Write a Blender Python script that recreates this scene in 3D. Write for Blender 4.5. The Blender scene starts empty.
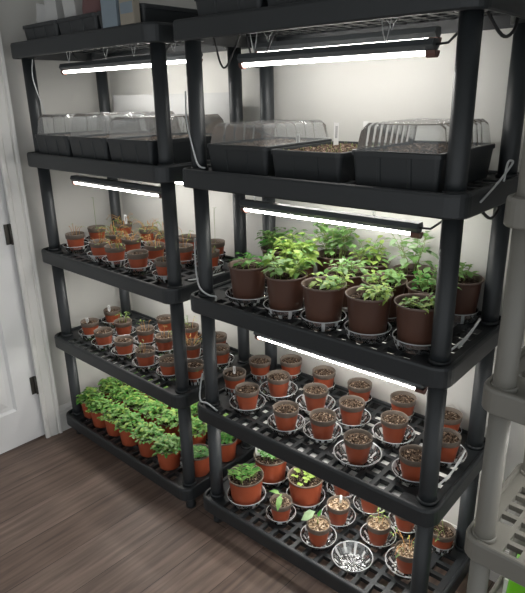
import bpy, math, random
from mathutils import Vector, Matrix
PI = math.pi
C = bpy.context.scene.collection
SC = bpy.context.scene

# ------------------------------------------------------------------ camera, world, exposure
cam_d = bpy.data.cameras.new('camera')
cam_d.sensor_fit = 'HORIZONTAL'; cam_d.sensor_width = 36.0
cam_d.lens = 574.45 / 525.0 * 36.0
cam_d.clip_start = 0.02
cam = bpy.data.objects.new('camera', cam_d); C.objects.link(cam)
YAW, PITCH, ROLL = -0.74378, -0.33636, -0.02038
fw = Vector((math.sin(YAW)*math.cos(PITCH), math.cos(YAW)*math.cos(PITCH), math.sin(PITCH)))
rt = Vector((math.cos(YAW), -math.sin(YAW), 0)); up = rt.cross(fw)
r2 = rt*math.cos(ROLL) + up*math.sin(ROLL); u2 = -rt*math.sin(ROLL) + up*math.cos(ROLL)
cam.matrix_world = Matrix(((r2.x, u2.x, -fw.x, 2.3269), (r2.y, u2.y, -fw.y, -1.1914), (r2.z, u2.z, -fw.z, 1.5425), (0, 0, 0, 1)))
SC.camera = cam
SC.view_settings.view_transform = 'Standard'
SC.view_settings.look = 'None'
SC.view_settings.gamma = 1.0
SC.view_settings.use_curve_mapping = False
SC.view_settings.exposure = 0.0
SC.cycles.transparent_max_bounces = 32
W = bpy.data.worlds.new('world'); SC.world = W; W.use_nodes = True
W.node_tree.nodes['Background'].inputs[0].default_value = (0.93, 0.97, 1.0, 1)
W.node_tree.nodes['Background'].inputs[1].default_value = 0.95
TUBE = 32.0        # emission of the grow light tubes

# ------------------------------------------------------------------ materials
def mat(name, col, rough=0.6, bump=0.0, bscale=60, var=0.0, vscale=8, spec=0.5, metal=0.0, sub=None):
    m = bpy.data.materials.new(name); m.use_nodes = True
    n, l = m.node_tree.nodes, m.node_tree.links
    b = n['Principled BSDF']
    b.inputs['Base Color'].default_value = (*col, 1); b.inputs['Roughness'].default_value = rough
    b.inputs['Specular IOR Level'].default_value = spec; b.inputs['Metallic'].default_value = metal
    tc = n.new('ShaderNodeTexCoord')
    if var:
        nz = n.new('ShaderNodeTexNoise'); nz.inputs['Scale'].default_value = vscale; nz.inputs['Detail'].default_value = 4
        l.new(tc.outputs['Object'], nz.inputs['Vector'])
        oi = n.new('ShaderNodeObjectInfo')
        ad = n.new('ShaderNodeMath'); ad.operation = 'MULTIPLY_ADD'
        l.new(oi.outputs['Random'], ad.inputs[0]); ad.inputs[1].default_value = 0.4; l.new(nz.outputs['Fac'], ad.inputs[2])
        mr = n.new('ShaderNodeMapRange'); mr.inputs[1].default_value = 0.35; mr.inputs[2].default_value = 1.1
        mr.inputs[3].default_value = 1-var; mr.inputs[4].default_value = 1+var
        l.new(ad.outputs[0], mr.inputs[0])
        mx = n.new('ShaderNodeVectorMath'); mx.operation = 'SCALE'; mx.inputs[0].default_value = col
        l.new(mr.outputs[0], mx.inputs['Scale']); l.new(mx.outputs[0], b.inputs['Base Color'])
    if bump:
        nb = n.new('ShaderNodeTexNoise'); nb.inputs['Scale'].default_value = bscale; nb.inputs['Detail'].default_value = 3
        l.new(tc.outputs['Object'], nb.inputs['Vector'])
        bp = n.new('ShaderNodeBump'); bp.inputs['Strength'].default_value = bump; bp.inputs['Distance'].default_value = 0.004
        l.new(nb.outputs['Fac'], bp.inputs['Height']); l.new(bp.outputs[0], b.inputs['Normal'])
    return m

def soil_mat(name, ramp, scale):
    m = bpy.data.materials.new(name); m.use_nodes = True
    n, l = m.node_tree.nodes, m.node_tree.links; b = n['Principled BSDF']; b.inputs['Roughness'].default_value = 0.95
    b.inputs['Specular IOR Level'].default_value = 0.1
    tc = n.new('ShaderNodeTexCoord'); v = n.new('ShaderNodeTexVoronoi'); v.inputs['Scale'].default_value = scale
    l.new(tc.outputs['Object'], v.inputs['Vector'])
    s = n.new('ShaderNodeSeparateColor'); l.new(v.outputs['Color'], s.inputs[0])
    r = n.new('ShaderNodeValToRGB'); r.color_ramp.interpolation = 'CONSTANT'
    els = r.color_ramp.elements
    while len(els) < len(ramp): els.new(0.5)
    for e, (p, c) in zip(els, ramp): e.position = p; e.color = (*c, 1)
    l.new(s.outputs[0], r.inputs[0]); l.new(r.outputs[0], b.inputs['Base Color'])
    bp = n.new('ShaderNodeBump'); bp.inputs['Strength'].default_value = 0.8; bp.inputs['Distance'].default_value = 0.004
    l.new(v.outputs['Distance'], bp.inputs['Height']); l.new(bp.outputs[0], b.inputs['Normal'])
    return m

def clear_mat(name, tint, milk, rough=0.05, ior=1.5):
    m = bpy.data.materials.new(name); m.use_nodes = True
    n, l = m.node_tree.nodes, m.node_tree.links
    for x in list(n): n.remove(x)
    out = n.new('ShaderNodeOutputMaterial')
    tr = n.new('ShaderNodeBsdfTransparent'); tr.inputs[0].default_value = (*tint, 1)
    gl = n.new('ShaderNodeBsdfGlossy'); gl.inputs['Roughness'].default_value = rough
    df = n.new('ShaderNodeBsdfDiffuse'); df.inputs[0].default_value = (0.8, 0.82, 0.82, 1)
    fr = n.new('ShaderNodeFresnel'); fr.inputs[0].default_value = ior
    m1 = n.new('ShaderNodeMixShader'); m1.inputs[0].default_value = milk
    l.new(tr.outputs[0], m1.inputs[1]); l.new(df.outputs[0], m1.inputs[2])
    m2 = n.new('ShaderNodeMixShader'); l.new(fr.outputs[0], m2.inputs[0])
    l.new(m1.outputs[0], m2.inputs[1]); l.new(gl.outputs[0], m2.inputs[2])
    l.new(m2.outputs[0], out.inputs[0])
    return m

def leaf_mat(name, col, col2, trans=0.35):
    m = bpy.data.materials.new(name); m.use_nodes = True
    n, l = m.node_tree.nodes, m.node_tree.links
    for x in list(n): n.remove(x)
    out = n.new('ShaderNodeOutputMaterial'); tc = n.new('ShaderNodeTexCoord')
    nz = n.new('ShaderNodeTexNoise'); nz.inputs['Scale'].default_value = 45; l.new(tc.outputs['Object'], nz.inputs['Vector'])
    r = n.new('ShaderNodeValToRGB'); r.color_ramp.elements[0].position = 0.35; r.color_ramp.elements[1].position = 0.65
    r.color_ramp.elements[0].color = (*col, 1); r.color_ramp.elements[1].color = (*col2, 1); l.new(nz.outputs['Fac'], r.inputs[0])
    p = n.new('ShaderNodeBsdfPrincipled'); p.inputs['Roughness'].default_value = 0.5; l.new(r.outputs[0], p.inputs['Base Color'])
    t = n.new('ShaderNodeBsdfTranslucent'); l.new(r.outputs[0], t.inputs[0])
    mx = n.new('ShaderNodeMixShader'); mx.inputs[0].default_value = trans
    l.new(p.outputs[0], mx.inputs[1]); l.new(t.outputs[0], mx.inputs[2]); l.new(mx.outputs[0], out.inputs[0])
    return m

def glow_mat(name, col, s):
    m = bpy.data.materials.new(name); m.use_nodes = True
    n, l = m.node_tree.nodes, m.node_tree.links
    for x in list(n): n.remove(x)
    out = n.new('ShaderNodeOutputMaterial'); e = n.new('ShaderNodeEmission')
    e.inputs[0].default_value = (*col, 1); e.inputs[1].default_value = s; l.new(e.outputs[0], out.inputs[0])
    return m

def floor_mat():
    m = bpy.data.materials.new('dark_wood_planks'); m.use_nodes = True
    n, l = m.node_tree.nodes, m.node_tree.links; b = n['Principled BSDF']
    tc = n.new('ShaderNodeTexCoord'); mp = n.new('ShaderNodeMapping'); mp.inputs['Rotation'].default_value = (0, 0, PI/2)
    l.new(tc.outputs['Object'], mp.inputs['Vector'])
    br = n.new('ShaderNodeTexBrick'); br.inputs['Scale'].default_value = 1.0; br.offset = 0.37
    br.inputs['Brick Width'].default_value = 1.2; br.inputs['Row Height'].default_value = 0.17
    br.inputs['Mortar Size'].default_value = 0.0012; br.inputs['Mortar Smooth'].default_value = 0.3
    br.inputs['Color1'].default_value = (0.150, 0.102, 0.080, 1); br.inputs['Color2'].default_value = (0.205, 0.146, 0.118, 1)
    br.inputs['Mortar'].default_value = (0.03, 0.022, 0.018, 1)
    l.new(mp.outputs[0], br.inputs['Vector'])
    m2 = n.new('ShaderNodeMapping'); m2.inputs['Scale'].default_value = (34, 2.2, 1); l.new(tc.outputs['Object'], m2.inputs['Vector'])
    nz = n.new('ShaderNodeTexNoise'); nz.inputs['Scale'].default_value = 1.6; nz.inputs['Detail'].default_value = 7; nz.inputs['Distortion'].default_value = 0.5
    l.new(m2.outputs[0], nz.inputs['Vector'])
    mr = n.new('ShaderNodeMapRange'); mr.inputs[1].default_value = 0.3; mr.inputs[2].default_value = 0.7; mr.inputs[3].default_value = 0.62; mr.inputs[4].default_value = 1.35
    l.new(nz.outputs['Fac'], mr.inputs[0])
    sc = n.new('ShaderNodeVectorMath'); sc.operation = 'SCALE'; l.new(br.outputs['Color'], sc.inputs[0]); l.new(mr.outputs[0], sc.inputs['Scale'])
    l.new(sc.outputs[0], b.inputs['Base Color']); b.inputs['Roughness'].default_value = 0.5
    bp = n.new('ShaderNodeBump'); bp.inputs['Strength'].default_value = 0.15; bp.inputs['Distance'].default_value = 0.002
    l.new(nz.outputs['Fac'], bp.inputs['Height']); l.new(bp.outputs[0], b.inputs['Normal'])
    return m

M = dict(
    black=mat('black_plastic', (0.020, 0.0235, 0.026), 0.45, bump=0.08, bscale=300),
    grey=mat('grey_plastic', (0.205, 0.198, 0.175), 0.5, bump=0.05, bscale=300),
    wall=mat('white_wall_paint', (0.60, 0.59, 0.555), 0.8, bump=0.06, bscale=90),
    trim=mat('white_trim_paint', (0.74, 0.73, 0.70), 0.45),
    door=mat('white_door_paint', (0.80, 0.80, 0.80), 0.45, bump=0.04, bscale=120),
    ceil=mat('ceiling_paint', (0.6, 0.6, 0.58), 0.9),
    hinge=mat('dark_hinge_metal', (0.10, 0.095, 0.085), 0.45, metal=0.7),
    terra=mat('terracotta_plastic', (0.35, 0.076, 0.032), 0.45, var=0.22, vscale=9),
    rim=mat('grey_brown_rim', (0.145, 0.115, 0.092), 0.55, var=0.25, vscale=60),
    brown=mat('dark_brown_plastic', (0.090, 0.040, 0.026), 0.45, var=0.25, vscale=7),
    brownrim=mat('pale_brown_rim', (0.15, 0.105, 0.085), 0.5),
    soil=soil_mat('potting_soil', [(0, (0.030, 0.020, 0.014)), (0.35, (0.085, 0.057, 0.040)), (0.68, (0.18, 0.125, 0.088)), (0.90, (0.36, 0.28, 0.21))], 230),
    dsoil=soil_mat('damp_potting_soil', [(0, (0.018, 0.012, 0.009)), (0.45, (0.050, 0.034, 0.024)), (0.80, (0.12, 0.085, 0.06)), (0.95, (0.30, 0.24, 0.18))], 230),
    grit=soil_mat('tan_gritty_soil', [(0, (0.10, 0.065, 0.04)), (0.3, (0.27, 0.19, 0.12)), (0.65, (0.42, 0.32, 0.22)), (0.9, (0.6, 0.5, 0.38))], 190),
    clear=clear_mat('clear_plastic', (0.99, 0.995, 0.995), 0.06, 0.08, 1.5),
    glint=clear_mat('clear_plastic_glints', (0.97, 0.98, 0.98), 0.62, 0.12, 1.6),  # milky white for painted glints on saucers and dome flanges
    dome=clear_mat('clear_dome_plastic', (0.97, 0.98, 0.98), 0.17, 0.16, 1.5),
    leaf=leaf_mat('fresh_leaf', (0.14, 0.30, 0.075), (0.25, 0.44, 0.14)),
    micro=leaf_mat('seedling_leaf', (0.10, 0.24, 0.045), (0.25, 0.44, 0.12)),
    pale=leaf_mat('pale_leaf', (0.30, 0.44, 0.24), (0.42, 0.56, 0.34)),
    dkleaf=leaf_mat('deep_green_leaf', (0.045, 0.22, 0.03), (0.10, 0.34, 0.05)),
    yleaf=leaf_mat('yellow_green_leaf', (0.27, 0.42, 0.07), (0.40, 0.54, 0.14)),
    stem=mat('straw_stem', (0.50, 0.26, 0.09), 0.7),
    gstem=mat('green_stem', (0.22, 0.30, 0.08), 0.6),
    white=mat('white_plastic', (0.80, 0.80, 0.78), 0.45),
    tube=glow_mat('lit_tube', (1.0, 0.975, 0.93), TUBE),
    fixture=mat('dark_lamp_metal', (0.10, 0.11, 0.115), 0.35, metal=0.3),
    endcap=mat('brown_red_end_cap', (0.16, 0.075, 0.06), 0.5),
    cord=mat('grey_white_cord', (0.55, 0.57, 0.57), 0.5),
    bcord=mat('black_cord', (0.03, 0.03, 0.032), 0.5),
    carton=mat('white_card', (0.50, 0.50, 0.49), 0.7),
    pouch=mat('blue_grey_packet', (0.20, 0.25, 0.29), 0.6, var=0.15),
    tan=mat('tan_paper', (0.30, 0.27, 0.22), 0.7),
    maroon=mat('maroon_bundle', (0.16, 0.08, 0.08), 0.7),
    board=mat('white_board', (0.52, 0.52, 0.51), 0.7),
    lime=mat('lime_green_film', (0.16, 0.55, 0.02), 0.35, bump=0.3, bscale=30),
    print=mat('dark_bag_print', (0.03, 0.09, 0.02), 0.4),
    ink=mat('dark_ink', (0.05, 0.05, 0.06), 0.7),
    floor=floor_mat(),
)

# ------------------------------------------------------------------ mesh helpers
class MB:
    def __init__(s): s.v = []; s.f = []; s.m = []; s.mats = []; s.smooth = []
    def mi(s, m):
        if m not in s.mats: s.mats.append(m)
        return s.mats.index(m)
    def add(s, vs, fs, m, smooth=False):
        o = len(s.v); s.v += [tuple(v) for v in vs]; k = s.mi(m)
        for f in fs: s.f.append(tuple(i+o for i in f)); s.m.append(k); s.smooth.append(smooth)
        return s
    def box(s, x0, x1, y0, y1, z0, z1, m):
        return s.add([(x0,y0,z0),(x1,y0,z0),(x1,y1,z0),(x0,y1,z0),(x0,y0,z1),(x1,y0,z1),(x1,y1,z1),(x0,y1,z1)],
                     [(0,3,2,1),(4,5,6,7),(0,1,5,4),(1,2,6,5),(2,3,7,6),(3,0,4,7)], m)
    def lathe(s, prof, m, n=24, c=(0,0), smooth=True, close=False, rfun=None):
        vs = []; fs = []
        for (r, z) in prof:
            for i in range(n):
                a = 2*PI*i/n; rr = r*(rfun(i, r, z) if rfun else 1)
                vs.append((c[0]+rr*math.cos(a), c[1]+rr*math.sin(a), z))
        P = len(prof)
        for j in range(P-1 if not close else P):
            for i in range(n):
                a, b = j*n+i, j*n+(i+1) % n; k = ((j+1) % P)*n
                fs.append((a, b, k+(i+1) % n, k+i))
        return s.add(vs, fs, m, smooth)
    def disc(s, r, z, m, n=24, c=(0,0), flip=False):
        vs = [(c[0]+r*math.cos(2*PI*i/n), c[1]+r*math.sin(2*PI*i/n), z) for i in range(n)]
        return s.add(vs, [tuple(range(n))[::-1] if flip else tuple(range(n))], m)
    def tube(s, pts, r, m, n=6, smooth=True, r1=None):
        pts = [Vector(p) for p in pts]; vs = []; fs = []; L = len(pts)
        if s.ok and not all(s.ok(v) for v in pts): return s
        for i, p in enumerate(pts):
            d = (pts[min(i+1, L-1)] - pts[max(i-1, 0)])
            if d.length < 1e-9: d = Vector((0,0,1))
            d.normalize(); a = d.cross(Vector((0,0,1)) if abs(d.z) < 0.9 else Vector((1,0,0))).normalized(); b = d.cross(a)
            rr = r if r1 is None else r + (r1-r)*i/(L-1)
            for k in range(n):
                t = 2*PI*k/n; vs.append(p + (a*math.cos(t)+b*math.sin(t))*rr)
        for i in range(L-1):
            for k in range(n): fs.append((i*n+k, i*n+(k+1) % n, (i+1)*n+(k+1) % n, (i+1)*n+k))
        fs.append(tuple(range(n))[::-1]); fs.append(tuple((L-1)*n+k for k in range(n)))
        return s.add(vs, fs, m, smooth)
    ok = None
    def leaf(s, b, d, L, w, m, droop=0.3, cup=0.2):
        b = Vector(b); d = Vector(d).normalized()
        side = d.cross(Vector((0,0,1)))
        if side.length < 1e-3: side = Vector((1,0,0))
        side.normalize(); nrm = side.cross(d).normalized()
        def P(t, x): return b + d*(t*L) + side*(x*w*0.5) + nrm*(abs(x)*cup*w*0.5) - Vector((0,0,1))*(droop*L*t*t)
        vs = [P(0,0), P(.3,-.85), P(.3,0), P(.3,.85), P(.65,-.8), P(.65,0), P(.65,.8), P(1,0)]
        if s.ok and not all(s.ok(v) for v in vs): return s
        return s.add(vs, [(0,2,1),(0,3,2),(1,2,5,4),(2,3,6,5),(4,5,7),(5,6,7)], m, True)
    def mesh(s, name):
        me = bpy.data.meshes.new(name); me.from_pydata(s.v, [], s.f)
        for m in s.mats: me.materials.append(M[m])
        me.polygons.foreach_set('material_index', s.m); me.polygons.foreach_set('use_smooth', s.smooth)
        me.validate(); me.update()
        return me

def put(name, me, parent=None, loc=(0,0,0), rz=0, label=None, cat=None, group=None, kind=None, rx=0, ry=0):
    if isinstance(me, MB): me = me.mesh(name)
    o = bpy.data.objects.new(name, me); C.objects.link(o)
    o.location = loc; o.rotation_euler = (rx, ry, rz)
    if parent: o.parent = parent
    if label: o['label'] = label
    if cat: o['category'] = cat
    if group: o['group'] = group
    if kind: o['kind'] = kind
    return o
def thing(name, label, cat, loc=(0,0,0), rz=0, group=None): return put(name, None, None, loc, rz, label, cat, group)
def struct(name, me, parent=None): return put(name, me, parent, kind='structure')

def rrect(x0, x1, y0, y1, r, seg=6):
    out = []
    for cx, cy, a0 in ((x1-r, y0+r, -PI/2), (x1-r, y1-r, 0), (x0+r, y1-r, PI/2), (x0+r, y0+r, PI)):
        for i in range(seg+1):
            a = a0 + PI/2*i/seg; out.append((cx+r*math.cos(a), cy+r*math.sin(a)))
    return out
def sweep(mb, x0, x1, y0, y1, r, prof, m, seg=6, close=True, smooth=False):
    # prof: (inset, z) pairs swept round a rounded rectangle
    vs = []; fs = []; N = None
    for ins, z in prof:
        q = rrect(x0+ins, x1-ins, y0+ins, y1-ins, max(r-ins, 0.002), seg); N = len(q)
        vs += [(x, y, z) for x, y in q]
    P = len(prof)
    for j in range(P if close else P-1):
        k = (j+1) % P
        for i in range(N):
            fs.append((j*N+i, j*N+(i+1) % N, k*N+(i+1) % N, k*N+i))
    mb.add(vs, fs, m, smooth); return N

# ------------------------------------------------------------------ racks: positions found from the posts
PW, PD_, OV, OVX = 0.82, 0.328, 0.058, 0.044                 # post spacing and overhang of the shelf rim
DECK = 0.047
ZL = [1.6966, 1.2846, 0.8748, 0.4690, 0.0609]
ZR = [1.6922, 1.2806, 0.8700, 0.4605, 0.0716]
ZG = [1.69, 1.290, 0.876, 0.470, 0.066]
LOC = {'L': (0, 0, 0), 'R': (0.9617, 0.0169, 0.0269), 'G': (1.953, -0.004, 0.0)}
def place(u, x, y):
    X, Y, a = LOC[u]; return (X+math.cos(a)*x-math.sin(a)*y, Y+math.sin(a)*x+math.cos(a)*y)

# ------------------------------------------------------------------ setting
WX, WY = -0.085, 0.425
struct('floor', MB().box(-0.6, 4.2, -3.6, WY+0.1, -0.05, 0, 'floor'))
wl = MB()
wl.box(WX-0.12, WX, -0.105, WY, 0, 2.5, 'wall'); wl.box(WX-0.12, WX, -0.96, -0.105, 2.06, 2.5, 'wall'); wl.box(WX-0.12, WX, -3.6, -0.96, 0, 2.5, 'wall')
struct('wall_left', wl)
struct('wall_back', MB().box(WX-0.12, 4.2, WY, WY+0.1, 0, 2.5, 'wall'))
struct('ceiling', MB().box(-0.6, 4.2, -3.6, WY+0.1, 2.5, 2.6, 'ceil'))
def board_profile(th, h): return [(0, 0), (th, 0), (th, h*0.72), (th*0.75, h*0.78), (th*0.75, h*0.86), (th*0.4, h*0.95), (th*0.3, h), (0, h)]
pb = board_profile(0.014, 0.135)
b = MB(); n = len(pb)
b.add([(WX+a, y, z) for y in (-0.0615, WY) for a, z in pb], [(i, i+n, (i+1) % n+n, (i+1) % n) for i in range(n)] + [tuple(range(n)), tuple(range(2*n-1, n-1, -1))], 'trim')
struct('baseboard_left', b)
b = MB()
b.add([(x, WY-a, z) for x in (WX+0.015, 4.2) for a, z in pb], [(i, (i+1) % n, (i+1) % n+n, i+n) for i in range(n)] + [tuple(range(n))[::-1], tuple(range(n, 2*n))], 'trim')
struct('baseboard_back', b)
# door casing, an ogee-like stepped profile
cp = [(-0.140, 0), (-0.140, 0.010), (-0.134, 0.013), (-0.122, 0.013), (-0.117, 0.009), (-0.105, 0.012), (-0.088, 0.017), (-0.078, 0.013), (-0.074, 0.020), (-0.064, 0.022), (-0.062, 0.019), (-0.062, 0)]
def casing(name, pts):
    c = MB(); k = len(pts)
    c.add([(WX+a, y, z) for z in (0, 2.13) for y, a in pts], [(i, (i+1) % k, (i+1) % k+k, i+k) for i in range(k)] + [tuple(range(k))[::-1], tuple(range(k, 2*k))], 'trim')
    return struct(name, c)
casing('trim_1', cp); casing('trim_2', [(-1.066-y, a) for y, a in cp][::-1])
struct('trim_3', MB().box(WX-0.12, WX-0.03, -0.1285, -0.106, 0, 2.06, 'trim').box(WX-0.12, WX-0.03, -0.96, -0.9375, 0, 2.06, 'trim'))
# door leaf with two raised panels
d = MB()
DX = WX - 0.012; DY0, DY1, DZ0, DZ1 = -0.934, -0.132, 0.012, 2.05
ys = [DY0, -0.82, -0.245, DY1]; zs = [DZ0, 0.19, 0.745, 0.93, 1.88, DZ1]
for i in range(3):
    for j in range(5):
        y0, y1, z0, z1 = ys[i], ys[i+1], zs[j], zs[j+1]
        if i == 1 and j in (1, 3):
            q = []
            for ins, dx in ((0, 0), (0.012, -0.010), (0.030, -0.010), (0.062, -0.002)):
                q.append([(DX+dx, y0+ins, z0+ins), (DX+dx, y1-ins, z0+ins), (DX+dx, y1-ins, z1-ins), (DX+dx, y0+ins, z1-ins)])
            vs = sum(q, []); fs = []
            for k in range(3):
                for e in range(4): fs.append((k*4+e, k*4+(e+1) % 4, k*4+4+(e+1) % 4, k*4+4+e))
            fs.append((12, 13, 14, 15)); d.add(vs, fs, 'door')
        else: d.add([(DX, y0, z0), (DX, y1, z0), (DX, y1, z1), (DX, y0, z1)], [(0, 1, 2, 3)], 'door')
d.add([(DX-0.04, DY0, DZ0), (DX-0.04, DY1, DZ0), (DX-0.04, DY1, DZ1), (DX-0.04, DY0, DZ1), (DX, DY0, DZ0), (DX, DY1, DZ0), (DX, DY1, DZ1), (DX, DY0, DZ1)],
      [(3, 2, 1, 0), (0, 1, 5, 4), (1, 2, 6, 5), (2, 3, 7, 6), (3, 0, 4, 7)], 'door')
door = struct('door_1', d)
for hz in (0.285, 1.005, 1.75):
    h = MB(); h.lathe([(0.0001, hz-0.045), (0.0065, hz-0.045), (0.0065, hz+0.045), (0.0001, hz+0.045)], 'hinge', 10, (DX+0.0105, -0.141))
    h.box(DX+0.0005, DX+0.0035, -0.165, -0.1415, hz-0.044, hz+0.044, 'hinge')
    put('hinge', h, door, label='dark metal hinge', kind='structure')

# ------------------------------------------------------------------ racks
def shelf_mesh(m, lip=0.056, OV=OV):
    OX = min(OVX, OV); mb = MB(); x0, x1, y0, y1 = -OX, PW+OX, -OV, PD_+OV; zt = 0.056; zb = zt-lip
    sweep(mb, x0, x1, y0, y1, min(OX, OV), [(0.003, zb), (0.0, zb+0.004), (0.0, zt-0.008), (0.002, zt-0.002), (0.005, zt), (0.011, zt), (0.014, zt-0.003), (0.016, DECK-0.004), (0.016, DECK-0.016), (0.008, zb)], m)
    # perforated deck
    X0, X1, Y0, Y1 = x0+0.015, x1-0.015, y0+0.015, y1-0.015
    xs = [X0]; kinds = []
    def axis(a0, a1, first, n, bar):
        pos = [a0]; k = []
        pos.append(a0+first); k.append(0)
        pitch = (a1-a0-2*first+bar)/n; 
        for i in range(n):
            pos.append(pos[-1]+pitch-bar); k.append(1)
            if i < n-1: pos.append(pos[-1]+bar); k.append(0)
        pos.append(a1); k.append(0)
        return pos, k
    xa, ka = axis(X0+0.080, X1-0.080, 0.014, 15, 0.015)
    ya, kb = axis(Y0, Y1, 0.008, 8, 0.015)
    xa = [X0, X0+0.022, X0+0.066] + xa[0:] + [X1-0.066, X1-0.022, X1]
    ka = [0, 2, 0] + ka + [0, 2, 0]
    if m == 'grey': xa, ka = axis(X0, X1, 0.030, 17, 0.012)
    solid = {}
    big = [(-0.005, 0.095), (0.108, 0.213), (0.226, 0.333)]
    nx, ny = len(ka), len(kb)
    for i in range(nx):
        for j in range(ny):
            s = True
            cx, cy = (xa[i]+xa[i+1])/2, (ya[j]+ya[j+1])/2
            if ka[i] == 1 and kb[j] == 1: s = False
            if ka[i] == 2 and 1 < j < ny-2 and kb[j] == 1: s = False
            for px in (0, PW):
                for py in (0, PD_):
                    if abs(cx-px) < 0.05 and abs(cy-py) < 0.045: s = True
            solid[i, j] = s
    zt_, zb_ = DECK, DECK-0.015
    vid = {}
    vs = []; fs = []
    def V(i, j, t):
        k = (i, j, t)
        if k not in vid: vid[k] = len(vs); vs.append((xa[i], ya[j], zt_ if t else zb_))
        return vid[k]
    def clip(i, j):
        return True
    for i in range(nx):
        for j in range(ny):
            if not solid[i, j]: continue
            fs.append((V(i, j, 1), V(i+1, j, 1), V(i+1, j+1, 1), V(i, j+1, 1))); fs.append((V(i, j, 0), V(i, j+1, 0), V(i+1, j+1, 0), V(i+1, j, 0)))
            for di, dj, a, c in ((-1, 0, (i, j+1), (i, j)), (1, 0, (i+1, j), (i+1, j+1)), (0, -1, (i, j), (i+1, j)), (0, 1, (i+1, j+1), (i, j+1))):
                if not solid.get((i+di, j+dj), False):
                    fs.append((V(*a, 0), V(*c, 0), V(*c, 1), V(*a, 1)))
    # round the four outer corners in under the rim
    rr = OX-0.015
    def rc(v):
        x, y, z = v
        for cx, sx in ((X0+rr, -1), (X1-rr, 1)):
            for cy, sy in ((Y0+rr, -1), (Y1-rr, 1)):
                dx, dy = (x-cx)*sx, (y-cy)*sy
                if dx > 0 and dy > 0:
                    q = math.hypot(dx, dy)
                    if q > rr: return (cx+sx*dx*rr/q, cy+sy*dy*rr/q, z)
        return v
    mb.add([rc(v) for v in vs], fs, m)
    # sockets that take the posts
    for px in (0, PW):
        for py in (0, PD_):
            mb.lathe([(0.0245, DECK-0.002), (0.029, DECK-0.002), (0.028, DECK+0.008), (0.026, DECK+0.010), (0.0245, DECK+0.010)], m, 20, (px, py))
            mb.lathe([(0.0245, zb+0.002), (0.033, zb+0.002), (0.034, DECK-0.002)], m, 20, (px, py))
    return mb.mesh('shelf')
def rack(name, u, zz, m, label, lip=0.056, ov=OV):
    X, Y, a = LOC[u]
    t = thing(name, label, 'shelving rack', (X, Y, 0), a)
    sm = shelf_mesh(m, lip, ov)
    for z in zz: put('shelf', sm, t, (0, 0, z))
    for k in range(4):
        z0, z1 = zz[k+1]+DECK, zz[k]+0.03
        pm = MB().lathe([(0.0001, 0), (0.0245, 0), (0.0240, 0.03), (0.0240, z1-z0), (0.0001, z1-z0)], m, 20).mesh('post')
        for px in (0, PW):
            for py in (0, PD_): put('post', pm, t, (px, py, z0))
    fz = zz[4]+DECK-0.001
    fm = MB().lathe([(0.0001, 0), (0.02, 0), (0.02, 0.012), (0.018, 0.02), (0.018, fz), (0.0001, fz)], m, 18).mesh('foot')
    for px in (0, PW):
        for py in (0, PD_): put('foot', fm, t, (px, py, 0))
    return t
rack('shelving_rack', 'L', ZL, 'black', 'left black plastic five-tier rack, standing beside the white door')
rack('shelving_rack', 'R', ZR, 'black', 'right black plastic five-tier rack, between the other black rack and the grey one')
rack('shelving_rack', 'G', ZG, 'grey', 'grey plastic rack cut off by the right edge of the photo', 0.060, 0.042)

# ------------------------------------------------------------------ grow lights
RACKN = {'L': 'left rack', 'R': 'right rack', 'G': 'grey rack'}
SHN = ['top shelf', 'second shelf', 'third shelf', 'fourth shelf', 'bottom shelf']
def housing_mb(L):
    h = MB(); pr = [(-0.0095, 0.008), (-0.019, 0.020), (-0.013, 0.033), (0.013, 0.033), (0.019, 0.020), (0.0095, 0.008)]; k = len(pr)
    h.add([(x, y, z) for x in (0, L) for y, z in pr], [(i, i+k, (i+1) % k+k, (i+1) % k) for i in range(k)] + [tuple(range(k)), tuple(range(2*k-1, k-1, -1))], 'fixture')
    return h
LL = 0.60
hm = housing_mb(LL).mesh('housing')
def tube_mesh():
    t = MB(); k = 7; pts = [(0.0085*math.cos(PI+PI*i/(k-1)), 0.0075+0.0095*math.sin(PI+PI*i/(k-1))) for i in range(k)]
    t.add([(x, y, z) for x in (0.012, LL-0.02) for y, z in pts], [(i, i+1, i+1+k, i+k) for i in range(k-1)] + [tuple(range(k))[::-1], tuple(range(k, 2*k))], 'tube')
    return t.mesh('tube')
tm = tube_mesh()
def cap(x0, x1):
    c = MB(); k = 9; pts = [(0.0135*math.cos(PI+PI*i/(k-1)), 0.0082+0.016*math.sin(PI+PI*i/(k-1))) for i in range(k)]
    c.add([(x, y, z) for x in (x0, x1) for y, z in pts], [(i, i+1, i+1+k, i+k) for i in range(k-1)] + [tuple(range(k))[::-1], tuple(range(k, 2*k)), (0, k, 2*k-1, k-1)], 'endcap')
    return c.mesh('end_cap')
cpa, cpb = cap(0, 0.012), cap(LL-0.02, LL+0.004)
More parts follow.
